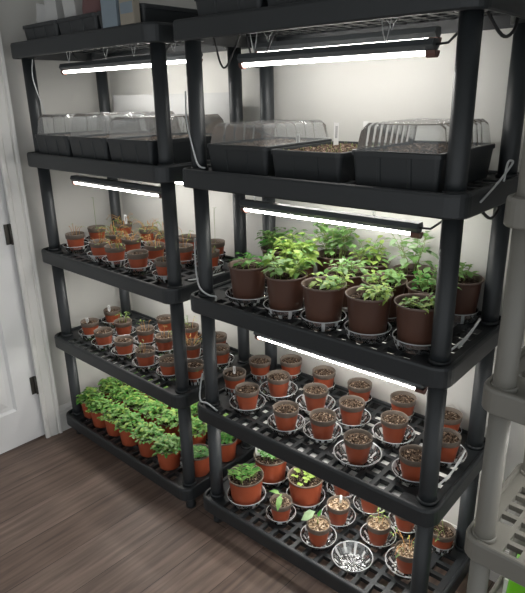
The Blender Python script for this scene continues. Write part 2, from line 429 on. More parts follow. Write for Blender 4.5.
def lamp(u, tier, x, y, drop, where, hang=True, cord=True, tilt=0.0):
    zz = {'L': ZL, 'R': ZR, 'G': ZG}[u][tier]; z = zz - drop
    t = thing('grow_light', f'{where} strip grow light under the {SHN[tier]} of the {RACKN[u]}', 'grow light', (*place(u, x, y), z), LOC[u][2], 'strip grow lights under the shelves')
    put('housing', hm, t); put('tube', tm, t, label='glowing white tube'); put('end_cap', cpa, t); put('end_cap', cpb, t, label='reddish brown end cap')
    top = zz + DECK-0.0162 - z
    if hang:
        for hx in (0.05, 0.47):
            h = MB(); h.tube([(hx-0.016, 0.0, top), (hx-0.006, 0, 0.05), (hx, 0, 0.0325), (hx+0.006, 0, 0.05), (hx+0.016, 0, top)], 0.0014, 'cord', 5)
            put('hanger_cord', h, t, label='thin pale hanging cord')
    if cord:
        e = MB(); e.tube([(LL-0.002, 0, 0.02), (LL+0.03, -0.004, 0.022), (LL+0.06, -0.012, 0.045), (LL+0.10, -0.02, max(top*0.8, 0.03)), (LL+0.115, -0.026, top-0.004)], 0.003, 'bcord', 6)
        put('power_cord', e, t)
    return t
lamp('L', 0, 0.11, 0.085, 0.055, 'front'); lamp('L', 0, 0.16, 0.22, 0.040, 'rear', True, False)
lamp('L', 1, 0.095, 0.08, 0.075, 'front'); lamp('L', 1, 0.16, 0.22, 0.05, 'rear', True, False)
lamp('L', 2, 0.10, 0.085, 0.066, 'front'); lamp('L', 2, 0.16, 0.22, 0.05, 'rear', True, False)
lamp('L', 3, 0.10, 0.085, 0.022, 'front', False, False); lamp('L', 3, 0.16, 0.24, 0.022, 'rear', False, False)
lamp('R', 0, 0.11, 0.085, 0.068, 'front'); lamp('R', 0, 0.05, 0.22, 0.030, 'rear', True, False)
lamp('R', 1, 0.105, 0.08, 0.078, 'front'); lamp('R', 1, 0.12, 0.22, 0.035, 'rear', True, False)
lamp('R', 2, 0.150, 0.080, 0.092, 'front', True, False); lamp('R', 2, 0.12, 0.22, 0.045, 'rear', True, False)

lamp('G', 2, 0.06, 0.10, 0.05, 'front', True, False); lamp('G', 2, 0.06, 0.22, 0.05, 'rear', True, False)

# ------------------------------------------------------------------ pots
def pot_mesh(R, h, bot=0.7, band=0.22, body='terra', rim='rim'):
    p = MB(); zb = h*(1-band); r0 = R*bot; r1 = R*0.93
    p.disc(r0*0.96, 0.0, body, 28, flip=True)
    p.lathe([(r0*0.96, 0), (r0, 0.002), (r0+(r1-r0)*0.5, zb*0.5), (r1, zb)], body, 28)
    p.lathe([(r1, zb), (R*0.985, zb+0.0015), (R, h-0.004), (R*1.01, h-0.001), (R*0.99, h), (R*0.955, h-0.001), (R*0.93, h-0.006), (R*0.88, h*0.8)], rim, 28)
    return p.mesh('pot')
def soil_mesh(R, z, m='soil', seed=0, crumbs=0):
    rnd = random.Random(seed); s = MB(); vs = [(0, 0, z+0.003)]; fs = []; n = 20
    for k in range(1, 5):
        for i in range(n):
            a = 2*PI*i/n; r = R*k/4
            vs.append((r*math.cos(a), r*math.sin(a), z+(rnd.uniform(-0.002, 0.004) if k < 4 else -0.001)))
    for i in range(n): fs.append((0, 1+i, 1+(i+1) % n))
    for k in range(3):
        for i in range(n): fs.append((1+k*n+i, 1+(k+1)*n+i, 1+(k+1)*n+(i+1) % n, 1+k*n+(i+1) % n))
    s.add(vs, fs, m)
    for q in range(crumbs):
        a, r = rnd.uniform(0, 2*PI), R*0.85*math.sqrt(rnd.random()); e = rnd.uniform(0.0015, 0.0035)
        x, y = r*math.cos(a), r*math.sin(a); zz = z+0.003
        s.add([(x-e, y, zz), (x, y-e, zz), (x+e, y, zz), (x, y+e, zz), (x, y, zz+e), (x, y, zz-e)], [(0,1,4),(1,2,4),(2,3,4),(3,0,4),(1,0,5),(2,1,5),(3,2,5),(0,3,5)], m)
    return s.mesh('soil')
def saucer_mesh(R, pb=0.0, h=0.029):
    s = MB(); t = 0.0016; n = 40; b = max(R*0.68, (pb+0.0035))
    def rf(i, r, z): return 1 + (0.012 if i % 2 else -0.012)*(1 if 0.004 < z < h-0.003 else 0)
    rnd = random.Random(int(R*1e5)); jz = {}
    def wob(vs):
        out = []
        for q, (x, y, z) in enumerate(vs):
            r = math.hypot(x, y)
            if 0.002 < r < b*0.93 and z > 0.0009: z = t + rnd.uniform(0.0, 0.0014)
            elif r > b*1.03 and z < h-0.004: z += rnd.uniform(-0.001, 0.001)
            out.append((x, y, z))
        return out
    prof = [(0.0005, 0.0), (b*0.5, 0.0), (b, 0.0002), (max(R*0.84, b*0.4+R*0.6), h*0.5), (R*0.97, h-0.001), (R, h), (R*1.0, h+t), (R*0.985, h+t*1.5), (R*0.95, h+t*0.5), (max(R*0.82, b*0.42+R*0.57), h*0.5+t), (b*0.97, t), (b*0.84, 0.002), (b*0.7, 0.002), (b*0.56, 0.002), (b*0.42, 0.002), (b*0.28, 0.002), (b*0.14, 0.002), (0.0005, t)]
    s.lathe(prof, 'clear', n, smooth=False, rfun=rf)
    s.v = wob(s.v); g = s.mi('glint'); P = len(prof)
    for k in range(len(s.f)):
        j, i = divmod(k, n)
        if j in (5, 6, 7) or j in (9,) and i % 4 == 0 or j >= 10 and rnd.random() < 0.33 or j in (2, 3, 8) and rnd.random() < 0.16: s.m[k] = g  # rim, ridges and random facets whitened as painted sparkle
    return s.mesh('saucer')
_sc = {}
def saucer_for(R, pb=0.0):
    k = (round(R, 3), pb)
    if k not in _sc: _sc[k] = saucer_mesh(*k)
    return _sc[k]
SAUT = 0.0032

OK = [None]
def own_side(P, i, m=0.0015):
    # true for points nearer pot i than any neighbour and clear of the posts
    x, y = P[i]; near = [(a-x, c-y) for j, (a, c) in enumerate(P) if j != i and math.hypot(a-x, c-y) < 0.3]
    posts = [(a-x, c-y) for a in (0, PW) for c in (0, PD_)]
    def ok(p):
        d = math.hypot(p[0], p[1])
        return all(d + m < math.hypot(p[0]-a, p[1]-c) for a, c in near) and all(math.hypot(p[0]-a, p[1]-c) > 0.027 for a, c in posts)
    return ok
def ring_dir(rnd, el0=0.1, el1=0.9):
    a = rnd.uniform(0, 2*PI); e = rnd.uniform(el0, el1)
    return Vector((math.cos(a)*math.cos(e), math.sin(a)*math.cos(e), math.sin(e)))
def fol_micro(seed, R, z, n=95, h=0.045, m=('micro',), spill=1.12, lf=(0.017, 0.026), ok=None):
    rnd = random.Random(seed); f = MB(); f.ok = ok
    for i in range(n):
        r = R*spill*math.sqrt(rnd.random()); a = rnd.uniform(0, 2*PI); k = r/R
        base = Vector((r*math.cos(a)*0.65, r*math.sin(a)*0.65, z))
        drop = 0.75*k*k if k > 0.8 and rnd.random() < 0.5 else 0.35*k*k
        top = Vector((r*math.cos(a), r*math.sin(a), z + max(0.014, h*(rnd.uniform(0.45, 1.1)-drop))))
        if i % 2 == 0: f.tube([base, (base*0.3+top*0.7), top], 0.0009, 'gstem', 3)
        t0 = rnd.uniform(0, 2*PI)
        for q in range(2):
            an = t0+PI*q+rnd.uniform(-.4, .4); d = Vector((math.cos(an), math.sin(an), rnd.uniform(-0.15, 0.35)))
            L = rnd.uniform(*lf); f.leaf(top, d, L, L*0.66, rnd.choice(m), 0.25, 0.12)
    return f.mesh('foliage')
def fol_bush(seed, R, z, stems, h, lean=0.6, leaf=(0.022, 0.034), mats=('leaf',), per=7, ctr=(0, 0), wid=0.68):
    rnd = random.Random(seed); f = MB(); f.ok = OK[0]
    for s in range(int(stems*1.35)):
        a = rnd.uniform(0, 2*PI); r = R*0.55*math.sqrt(rnd.random())
        b = Vector((ctr[0]+r*math.cos(a), ctr[1]+r*math.sin(a), z)); hh = h*rnd.uniform(0.55, 1.05)
        ln = Vector((math.cos(a), math.sin(a), 0))*hh*lean*rnd.uniform(0.2, 1)
        pts = [b + ln*(t*t) + Vector((0, 0, hh*t)) + Vector((rnd.uniform(-.003, .003), rnd.uniform(-.003, .003), 0)) for t in (0, .25, .5, .75, 1)]
        f.tube(pts, 0.0014, 'gstem', 4, r1=0.0008)
        m = rnd.choice(mats)
        for q in range(per):
            t = 0.3+0.7*(q+0.5)/per; k = min(int(t*4), 3); p = pts[k].lerp(pts[k+1], t*4-k)
            an = a + q*2.4 + rnd.uniform(-.4, .4); d = Vector((math.cos(an), math.sin(an), rnd.uniform(-0.1, 0.7)))
            L = rnd.uniform(*leaf)
            if L > 0.018:
                f.tube([p, p+d.normalized()*L*0.5], 0.0007, 'gstem', 3); p = p+d.normalized()*L*0.5
            f.leaf(p, d, L, L*wid*rnd.uniform(0.85, 1.1), m, rnd.uniform(0.15, 0.6))
        f.leaf(pts[-1], ring_dir(rnd, 0.2, 1.2), leaf[0], leaf[0]*wid, m, 0.3)
    return f.mesh('foliage')
def fol_spindly(seed, R, z, n, h, droop=True, green=0.4):
    rnd = random.Random(seed); f = MB(); f.ok = OK[0]
    for i in range(n):
        a = rnd.uniform(0, 2*PI); b = Vector((R*0.5*math.cos(a)*rnd.random(), R*0.5*math.sin(a)*rnd.random(), z)); hh = h*rnd.uniform(0.5, 1.1)
        a2 = a+rnd.uniform(-.6, .6); o = Vector((math.cos(a2), math.sin(a2), 0))
        end = rnd.uniform(0.5, 1.5)*R if droop else rnd.uniform(0.0, 0.5)*R
        fall = rnd.uniform(0.1, 1.1)*hh if droop else 0
        pts = [b, b+o*end*0.35+Vector((0, 0, hh*0.75)), b+o*end*0.8+Vector((0, 0, hh*0.95)), b+o*end*1.15+Vector((0, 0, hh-fall*0.6))]
        f.tube(pts, 0.0009, 'stem' if rnd.random() > green else 'gstem', 4)
        if rnd.random() < green+0.25:
            for q in range(2): f.leaf(pts[-1], Vector((math.cos(a2+q*2.6), math.sin(a2+q*2.6), 0.2)), 0.012, 0.005, rnd.choice(('leaf', 'yleaf')), 0.3)
    return f.mesh('foliage')

# --- sprouts seen in only one pot each
def fol_fleshy(z, R):
    rnd = random.Random(5); f = MB()
    for i in range(46):
        x, y = R*0.62*rnd.uniform(-1, 1), R*0.6*rnd.uniform(-1, 1)
        if math.hypot(x, y) > R*0.72: continue
        for q in (0, 1):
            an = 0.9+PI*q+rnd.uniform(-.5, .5); f.leaf((x, y, z+0.014+rnd.uniform(0, .01)), (math.cos(an), math.sin(an), 0.55), 0.025, 0.010, 'micro' if i % 3 else 'dkleaf', 0.1)
        f.tube([(x, y, z), (x, y, z+0.02)], 0.0012, 'gstem', 4)
    return f.mesh('foliage')
def fol_clusters(z, R):
    rnd = random.Random(8); f = MB()
    for i in range(22):
        r, a = R*0.66*math.sqrt(rnd.random()), rnd.uniform(0, 2*PI); x, y = r*math.cos(a), r*math.sin(a)
        f.tube([(x, y, z), (x, y, z+0.02)], 0.0012, 'gstem', 4)
        for q in range(4):
            an = q*PI/2+rnd.uniform(-.3, .3); f.leaf((x, y, z+0.02), (math.cos(an), math.sin(an), 0.35), 0.015, 0.011, 'pale' if q % 2 else 'dkleaf', 0.2)
    return f.mesh('foliage')
def fol_round(z, R):
    rnd = random.Random(11); f = MB()
    for i in range(19):
        r, a = R*0.78*math.sqrt(rnd.random()), rnd.uniform(0, 2*PI); x, y = r*math.cos(a), r*math.sin(a); h = rnd.uniform(0.012, 0.028)
        f.tube([(x*0.8, y*0.8, z), (x, y, z+h)], 0.0011, 'gstem', 4)
        for q in range(2):
            an = rnd.uniform(0, 6)+q*PI; f.leaf((x, y, z+h), (math.cos(an), math.sin(an), 0.15), 0.017, 0.017, 'yleaf', 0.1)
    return f.mesh('foliage')
def fol_two(z):
    f = MB(); f.tube([(0, 0, z), (0.002, -0.004, z+0.025), (0, -0.006, z+0.042)], 0.0016, 'gstem', 5)
    f.leaf((0, -0.006, z+0.042), (-0.75, -0.25, 0.30), 0.042, 0.022, 'leaf', 0.35)
    f.leaf((0.004, -0.006, z+0.038), (0.45, -0.85, -0.1), 0.05, 0.024, 'leaf', 0.45)
    f.leaf((0, -0.004, z+0.030), (-0.2, 0.8, 0.3), 0.016, 0.01, 'leaf', 0.3)
    return f.mesh('foliage')
def fol_one(z):
    f = MB(); f.tube([(0, 0, z), (-0.006, 0, z+0.02), (-0.016, -0.006, z+0.035)], 0.0016, 'gstem', 5)
    f.leaf((-0.012, -0.004, z+0.050), (-0.5, -0.62, -0.35), 0.052, 0.048, 'pale', 0.15, 0.08)
    f.leaf((-0.004, 0.004, z+0.03), (0.1, 0.5, 0.9), 0.03, 0.014, 'dkleaf', 0.2)
    f.leaf((-0.004, 0.002, z+0.028), (-0.2, 0.6, 0.6), 0.022, 0.012, 'dkleaf', 0.2)
    return f.mesh('foliage')

ORD = ['first', 'second', 'third', 'fourth', 'fifth', 'sixth', 'seventh', 'eighth', 'ninth']
def rows(pts, cuts=(0.115, 0.262)):
    names = ('front row', 'middle row', 'back row'); out = {}
    for r in range(3):
        idx = [i for i, p in enumerate(pts) if (0 if p[1] < cuts[0] else 1 if p[1] < cuts[1] else 2) == r]
        idx.sort(key=lambda i: pts[i][0])
        for k, i in enumerate(idx):
            w = ORD[k]+' from left'
            if k == 0: w = 'leftmost'
            elif k == len(idx)-1: w = 'rightmost'
            out[i] = f'{w}, {names[r]}'
    return out
def relax(pts, R, rb):
    P = [list(q) for q in pts]
    for it in range(60):
        for i, p in enumerate(P):
            for q in P[:i]:
                dx, dy = p[0]-q[0], p[1]-q[1]; d = math.hypot(dx, dy)
                if d < 2*R+0.002:
                    k = (2*R+0.002-d)/2/d; p[0] += dx*k; p[1] += dy*k; q[0] -= dx*k; q[1] -= dy*k
            for px in (0, PW):
                for py in (0, PD_):
                    dx, dy = p[0]-px, p[1]-py; d = math.hypot(dx, dy); m = max(R+0.026, rb+0.038)
                    if d < m: k = (m-d)/d; p[0] += dx*k; p[1] += dy*k
            p[0] = min(max(p[0], rb-OVX+0.02), PW+OVX-0.02-rb); p[1] = min(max(p[1], rb-OV+0.021), PD_+OV-0.021-rb)
    return [tuple(q) for q in P]
def post_gap(x, y): return min(math.hypot(x-a, y-c) for a in (0, PW) for c in (0, PD_))
def shelf_pots(u, tier, pts, make, rmax, desc, group, pr, pb, extra_r=None):
    zd = (ZL if u == 'L' else ZR)[tier]+DECK; nm = rows(pts); pts = relax(pts, pr, pb)
    sh = f'{RACKN[u]} {SHN[tier]}'
    allp = list(pts) + list(extra_r or [])
    for i, (x, y) in enumerate(pts):
        nn = min(math.hypot(x-a, y-c) for j, (a, c) in enumerate(allp) if j != i)
        base = zd
        if rmax:
            R = max(min(rmax, nn*0.5-0.0008, y+OV-0.018, PD_+OV-0.018-y, x+OVX-0.018, PW+OVX-0.018-x, post_gap(x, y)-0.036), pb+0.0075)
            put('saucer', saucer_for(math.floor(R*1000)/1000, pb), None, (*place(u, x, y), zd+0.0003), random.Random(i).uniform(0, 6), f'clear saucer under pot {nm[i]}, {sh}', 'saucer', 'clear saucers on the '+sh)
            base = zd+0.0003+SAUT
        d = desc(i) if callable(desc) else desc
        t = thing('seedling_pot' if tier != 4 or u == 'R' else 'microgreen_pot', f'{d}, {nm[i]}, {sh}', 'potted plant', (*place(u, x, y), base), random.Random(i*7+tier).uniform(0, 6), group)
        OK[0] = own_side(pts, i); make(i, t); OK[0] = None
    return nm

SP_R, SP_H = 0.040, 0.076
small_pot = pot_mesh(SP_R, SP_H, 0.70, 0.27)
small_soil = [soil_mesh(SP_R*0.885, SP_H*0.84, 'soil', s, 14) for s in range(4)]
grit_soil = [soil_mesh(SP_R*0.885, SP_H*0.90, 'grit', s, 22) for s in range(3)]
def plant_label(u, x, y, z, label, h=0.055, tilt=0.12, rz=0.9, w=0.006):
    q = MB(); q.add([(-w, 0, 0.012), (0, 0, 0), (w, 0, 0.012), (w, 0, h), (-w, 0, h), (-w, 0.0012, 0.012), (0, 0.0012, 0), (w, 0.0012, 0.012), (w, 0.0012, h), (-w, 0.0012, h)],
        [(0, 1, 2, 3, 4), (9, 8, 7, 6, 5), (0, 5, 6, 1), (1, 6, 7, 2), (2, 7, 8, 3), (3, 8, 9, 4), (4, 9, 5, 0)], 'white')
    for k in range(2): q.box(-w*0.3+w*0.45*k, -w*0.1+w*0.45*k, -0.0004, 0, h*0.45, h*0.88, 'ink')
    put('plant_label', q, None, (*place(u, x, y), z), rz, label, 'plant label', 'white plant labels', rx=tilt)

# left rack, third shelf: straggly seedlings
L3 = [(.100,.048),(.059,.181),(.308,.036),(.233,.158),(.425,.030),(.365,.150),(.575,.028),(.079,.310),(.265,.312),(.525,.145),(.738,.030),(.392,.292),(.635,.198),(.527,.315),(.775,.205),(.680,.325)]
sp = [fol_spindly(s, SP_R, SP_H*0.8, 16, 0.055, True, 0.35) for s in range(4)]
sp2 = [fol_spindly(20+s, SP_R, SP_H*0.8, 5, 0.05, False, 0.4) for s in range(3)]
tall = fol_spindly(31, SP_R, SP_H*0.8, 1, 0.16, False, 1.0)
def mk3(i, t):
    put('pot', small_pot, t); put('soil', small_soil[i % 4], t)
    if i in (4, 5, 7, 8, 9, 11, 3): t.rotation_euler.z = 0; put('seedlings', fol_spindly(100+i, SP_R, SP_H*0.8, 17, 0.055, True, 0.35), t)
    elif i in (1, 15): put('seedlings', tall, t)
    elif i != 6: put('seedlings', sp2[i % 3], t)
shelf_pots('L', 2, L3, mk3, 0.055, lambda i: 'orange pot trailing dry yellow seedlings' if i in (4, 5, 7, 8, 9, 11, 3) else ('orange pot with one tall thin stem' if i in (1, 15) else ('orange pot of bare soil' if i == 6 else 'orange pot with few thin sprouts')), 'small orange pots on the left rack third shelf', SP_R, 0.028)
plant_label('L', .090, .318, ZL[2]+DECK+0.062, 'white plant label in back-left pot of straggly seedlings, left rack third shelf')

# left rack, fourth shelf
L4 = [(.106,.062),(.057,.214),(.252,.038),(.223,.160),(.401,.040),(.558,.032),(.375,.169),(.338,.309),(.502,.173),(.696,.042),(.503,.315),(.646,.198),(.800,.075),(.674,.320),(.773,.240)]
def mk4(i, t):
    put('pot', small_pot, t); put('soil', small_soil[(i+1) % 4], t)
    if i in (5, 6, 8): put('seedlings', sp2[i % 3], t); 
    if i in (3, 10): put('seedlings', fol_spindly(50+i, SP_R, SP_H*0.8, 7, 0.05, False, 0.9), t)
    if i in (11,): put('seedlings', sp[1], t)
shelf_pots('L', 3, L4, mk4, 0.056, lambda i: 'orange pot with thin sprouts' if i in (3, 5, 6, 8, 10, 11) else 'orange pot of bare soil', 'small orange pots on the left rack fourth shelf', SP_R, 0.028)
plant_label('L', .047, .205, ZL[3]+DECK+0.062, 'white plant label in back-left soil pot, left rack fourth shelf', 0.04)
plant_label('L', .099, .055, ZL[3]+DECK+0.062, 'white plant label in front-left soil pot, left rack fourth shelf', 0.032)

# left rack, bottom shelf: pots brimming with seedlings
MR, MH = 0.054, 0.094
micro_pot = pot_mesh(MR, MH, 0.78, 0.10)
micro_soil = soil_mesh(MR*0.885, MH*0.86, 'dsoil', 3, 20)
L5 = [(.058,.030),(.172,.024),(.288,.026),(.405,.022),(.532,.026),(.668,.024),(.802,.052),
      (.050,.160),(.165,.150),(.282,.150),(.398,.160),(.520,.165),(.650,.185),(.838,.215),
      (.060,.280),(.180,.285),(.300,.290),(.420,.285),(.545,.290),(.668,.303),(.778,.322)]
def mk5(i, t):
    t.rotation_euler.z = 0
    put('pot', micro_pot, t); put('soil', micro_soil, t)
    if i in (6, 13): f = fol_micro(77+i, MR*0.8, MH*0.82, 85, 0.026, ('dkleaf', 'dkleaf', 'micro'), 0.95, (0.012, 0.018), OK[0])
    else: f = fol_micro(60+i, MR, MH*0.82, 120, 0.052, ('micro', 'micro', 'leaf', 'yleaf', 'dkleaf'), 1.15, (0.016, 0.025), OK[0])
    put('seedlings', f, t)
shelf_pots('L', 4, L5, mk5, 0, lambda i: 'terracotta pot with low dark green seedlings' if i in (6, 13) else 'terracotta pot brimming with bright green seedlings', 'pots of green seedlings on the left rack bottom shelf', MR, 0.0421)

# right rack, third shelf: big brown pots
BR, BH = 0.0638, 0.122
big_pot = pot_mesh(BR, BH, 0.76, 0.06, 'brown', 'brownrim')
big_soil = soil_mesh(BR*0.885, BH*0.87, 'dsoil', 9, 30)
zs_ = BH*0.86
R3 = [(.150,.044),(.312,.034),(.455,.026),(.598,.030),(.733,.050),(.440,.163),(.245,.170),(.572,.158),(.700,.187),(.100,.262),(.300,.308),(.440,.302),(.590,.300),(.775,.315)]
R3F = {
 0: ('brown pot with sparse young leaves', lambda: fol_bush(1, BR, zs_, 5, 0.048, 0.3, (0.028, 0.038), ('leaf', 'dkleaf'), 4, (0.012, 0.01))),
 1: ('brown pot with dense bright foliage', lambda: fol_bush(2, BR, zs_, 13, 0.068, 0.75, (0.026, 0.036), ('leaf', 'leaf', 'yleaf'), 7)),
 2: ('brown pot with bushy yellow-green foliage', lambda: fol_bush(3, BR, zs_, 9, 0.042, 1.0, (0.022, 0.034), ('yleaf', 'leaf'), 6, (0.018, 0.014))),
 3: ('brown pot with sprawling leafy stems', lambda: fol_bush(4, BR, zs_, 10, 0.040, 1.3, (0.020, 0.032), ('leaf', 'yleaf'), 6, (0.02, 0.022), 0.5)),
 4: ('brown pot with low trailing leaves', lambda: fol_bush(5, BR, zs_, 9, 0.020, 1.6, (0.018, 0.026), ('leaf', 'yleaf'), 5, (0.012, 0.0), 0.5)),
 5: ('brown pot with arching leafy stems', lambda: fol_bush(6, BR, zs_, 8, 0.05, 0.9, (0.02, 0.03), ('leaf', 'pale'), 5)),
 6: ('brown pot with tall dense foliage', lambda: fol_bush(7, BR, zs_, 15, 0.085, 0.65, (0.028, 0.040), ('leaf', 'yleaf'), 8)),
 7: ('brown pot with spreading yellow-green leaves', lambda: fol_bush(8, BR, zs_, 10, 0.045, 1.0, (0.02, 0.032), ('yleaf', 'leaf'), 6)),
 8: ('brown pot with loose green foliage', lambda: fol_bush(9, BR, zs_, 9, 0.055, 0.7, (0.02, 0.032), ('leaf', 'dkleaf'), 6)),
 9: ('brown pot with dark rounded leaves', lambda: fol_bush(10, BR, zs_, 9, 0.075, 0.5, (0.028, 0.038), ('dkleaf', 'leaf'), 6)),
 10: ('brown pot with tallest pale green foliage', lambda: fol_bush(11, BR, zs_, 15, 0.125, 0.55, (0.028, 0.040), ('leaf', 'pale', 'leaf'), 8)),
 11: ('brown pot with short bushy leaves', lambda: fol_bush(12, BR, zs_, 9, 0.075, 0.5, (0.026, 0.036), ('leaf', 'yleaf'), 6)),
 12: ('brown pot with tall upright pale leaves', lambda: fol_bush(13, BR, zs_, 6, 0.125, 0.5, (0.03, 0.042), ('pale', 'leaf'), 7)),
 13: ('brown pot with small leafy tuft', lambda: fol_bush(14, BR, zs_, 6, 0.055, 0.4, (0.02, 0.03), ('leaf',), 5, (-0.02, 0.0))),
}
def mkb(i, t):
    t.rotation_euler.z = 0
    put('pot', big_pot, t); put('soil', big_soil, t); put('foliage', R3F[i][1](), t)
shelf_pots('R', 2, R3, mkb, 0.075, lambda i: R3F[i][0], 'big brown pots on the right rack third shelf', BR, 0.051)

# right rack, fourth shelf: sown pots
R4 = [(.010,.250),(.100,.328),(.148,.192),(.000,.112),(.123,.052),(.255,.325),(.311,.195),(.309,.034),(.430,.068),(.408,.323),(.456,.197),(.572,.328),(.611,.197),(.580,.034),(.731,.322),(.777,.202),(.746,.062)]
s4_pot = pot_mesh(0.0425, 0.080, 0.70, 0.24)
s4_soil = [soil_mesh(0.0425*0.885, 0.080*0.86, 'soil', 10+s, 26) for s in range(4)]
def mk4r(i, t): put('pot', s4_pot, t); put('soil', s4_soil[i % 4], t)
n4 = shelf_pots('R', 3, [(max(x, 0.0), y) for x, y in R4], mk4r, 0.072, lambda i: 'orange pot of sown soil', 'small orange pots on the right rack fourth shelf', 0.0425, 0.030)
plant_label('R', 0.006, .112, ZR[3]+DECK+0.068, 'white plant label in soil pot near the left post, right rack fourth shelf', 0.04, 0.1, 0.7, 0.0045)

# right rack, bottom shelf
DR, DH = 0.067, 0.108
med_pot = pot_mesh(DR, DH, 0.80, 0.085)
med_soil = soil_mesh(DR*0.885, DH*0.86, 'dsoil', 21, 40)
zR5 = ZR[4]+DECK
zz5 = DH*0.86
MED = [((.108,.046), 'terracotta pot of narrow fleshy green seedlings, front left', fol_fleshy(zz5, DR)),
       ((.100,.200), 'terracotta pot of small pale green rosettes, beside a white label', fol_clusters(zz5, DR)),
       ((.282,.180), 'terracotta pot of round yellow-green seed leaves', fol_round(zz5, DR))]
for (x, y), lb, fm in MED:
    put('saucer', saucer_for(0.073, 0.0536), None, (*place('R', x, y), zR5+0.0003), 0, 'clear saucer under the '+lb.split(',')[0], 'saucer', 'clear saucers on the right black rack bottom shelf')
    t = thing('seedling_pot', lb+', right rack bottom shelf', 'potted plant', (*place('R', x, y), zR5+0.0003+SAUT), 0, 'medium pots on the right rack bottom shelf')
    put('pot', med_pot, t); put('soil', med_soil, t); put('seedlings', fm, t)
for (x, y), lb in (((.222,.308), 'terracotta pot half hidden behind round-leaved seedlings'), ):
    put('saucer', saucer_for(0.0595, 0.0536), None, (*place('R', x, y), zR5+0.0003), 0, 'clear saucer under the half hidden rear terracotta pot, right rack bottom shelf', 'saucer', 'clear saucers on the right black rack bottom shelf')
    t = thing('seedling_pot', lb+', bottom right rack', 'potted plant', (*place('R', x, y), zR5+0.0003+SAUT), 0, 'medium pots on the right rack bottom shelf')
    put('pot', med_pot, t); put('soil', med_soil, t)
plant_label('R', .052, .178, zR5+0.083, 'white plant label beside the pale green rosettes, right rack bottom shelf', 0.075, -0.2, 0.8, 0.009)
zg = SP_H*0.9
stub = MB().tube([(0, 0.012, zg-0.004), (0.001, 0.012, zg+0.03)], 0.0045, 'white', 8).mesh('marker_stub')
R5S = [((.272,.048), 'orange pot holding a seedling with two pointed leaves', fol_two(SP_H*0.84), 'soil'),
       ((.440,.040), 'orange pot holding a seedling with one broad pale leaf', fol_one(SP_H*0.88), 'grit'),
       ((.436,.165), 'orange pot of tan grit with a white stake', None, 'grit'),
       ((.365,.300), 'orange pot right of the round-leaved seedlings', None, 'soil'),
       ((.490,.290), 'orange pot just behind the white stake', None, 'soil'),
       ((.592,.170), 'orange pot of tan grit with a small sprout', fol_spindly(90, SP_R, zg, 5, 0.04, False, 0.9), 'grit'),
       ((.632,.285), 'orange pot behind the sprouting grit pot', None, 'soil'),
       ((.722,.122), 'orange grit pot with bent dry sprouts', fol_spindly(91, SP_R, zg, 7, 0.045, True, 0.5), 'grit'),
       ((.770,.272), 'orange pot in the back right corner', fol_spindly(92, SP_R, zg, 4, 0.045, True, 0.9), 'soil')]
EMPTY = (.578, .032)
pts5 = [q[0] for q in R5S] + [EMPTY] + [q[0] for q in MED] + [(.222, .308)]
for i, ((x, y), lb, fm, so) in enumerate(R5S):
    nn = min(math.hypot(x-a, y-c)-(0.022 if j > len(R5S) else 0) for j, (a, c) in enumerate(pts5) if j != i)
    R = min(0.072, nn*0.5-0.0008, y+OV-0.017, PD_+OV-0.017-y); R = math.floor(min(R, post_gap(x, y)-0.036, PW+OVX-0.018-x)*1000)/1000
    put('saucer', saucer_for(R, 0.028), None, (*place('R', x, y), zR5+0.0003), i, 'clear saucer under the '+lb, 'saucer', 'clear saucers on the right black rack bottom shelf')
    t = thing('seedling_pot', lb+', right rack bottom shelf', 'potted plant', (*place('R', x, y), zR5+0.0003+SAUT), 0, 'small pots on the right rack bottom shelf')
    put('pot', small_pot, t); put('soil', (grit_soil[i % 3] if so == 'grit' else small_soil[i % 4]), t)
    if fm: put('seedling', fm, t)
    if i == 2: put('stake', stub, None if False else t, label='short white stake')
put('saucer', saucer_for(0.066), None, (*place('R', *EMPTY), zR5+0.0003), 0, 'empty clear saucer at the front of the right rack bottom shelf', 'saucer', 'clear saucers on the right black rack bottom shelf')

# white topped light fixture under the fourth shelf deck
g = thing('grow_light', 'wide white-topped grow light under the fourth shelf of the right rack', 'grow light', (*place('R', 0.0, 0.0), ZR[3]+0.006), LOC['R'][2])
put('panel_housing', MB().box(0.10, 0.770, -0.034, 0.30, 0.006, 0.0252, 'white'), g)
tb = MB()
for y in (0.04, 0.20): tb.box(0.14, 0.74, y-0.012, y+0.012, 0.001, 0.0062, 'tube')
put('tube', tb, g, label='glowing white tubes')

# ------------------------------------------------------------------ seed trays and domes on the second shelves
def tray_mesh(w, dpt, h):
    t = MB()
    sweep(t, 0, w, 0, dpt, 0.02, [(0.012, 0.0), (0.004, h-0.012), (0.0, h-0.012), (0.0, h-0.002), (0.002, h), (0.009, h), (0.010, h-0.004), (0.0165, 0.004)], 'black', 4, close=False)
    q = rrect(0.0165, w-0.0165, 0.0165, dpt-0.0165, 0.004, 4); t.add([(x, y, 0.004) for x, y in q], [tuple(range(len(q)))], 'black')
    q = rrect(0.012, w-0.012, 0.012, dpt-0.012, 0.008, 4); t.add([(x, y, 0) for x, y in q], [tuple(range(len(q)))[::-1]], 'black')
    # reinforcing ribs down the outside
    k = 3
    for i in range(1, k):
        x = w*i/k; t.add([(x-0.006, 0.0115, 0.004), (x+0.006, 0.0115, 0.004), (x+0.006, 0.0055, h-0.014), (x-0.006, 0.0055, h-0.014), (x-0.004, 0.008, 0.004), (x+0.004, 0.008, 0.004), (x+0.004, 0.002, h-0.014), (x-0.004, 0.002, h-0.014)],
            [(4, 5, 6, 7), (0, 4, 7, 3), (5, 1, 2, 6), (0, 1, 5, 4)], 'black')
    return t
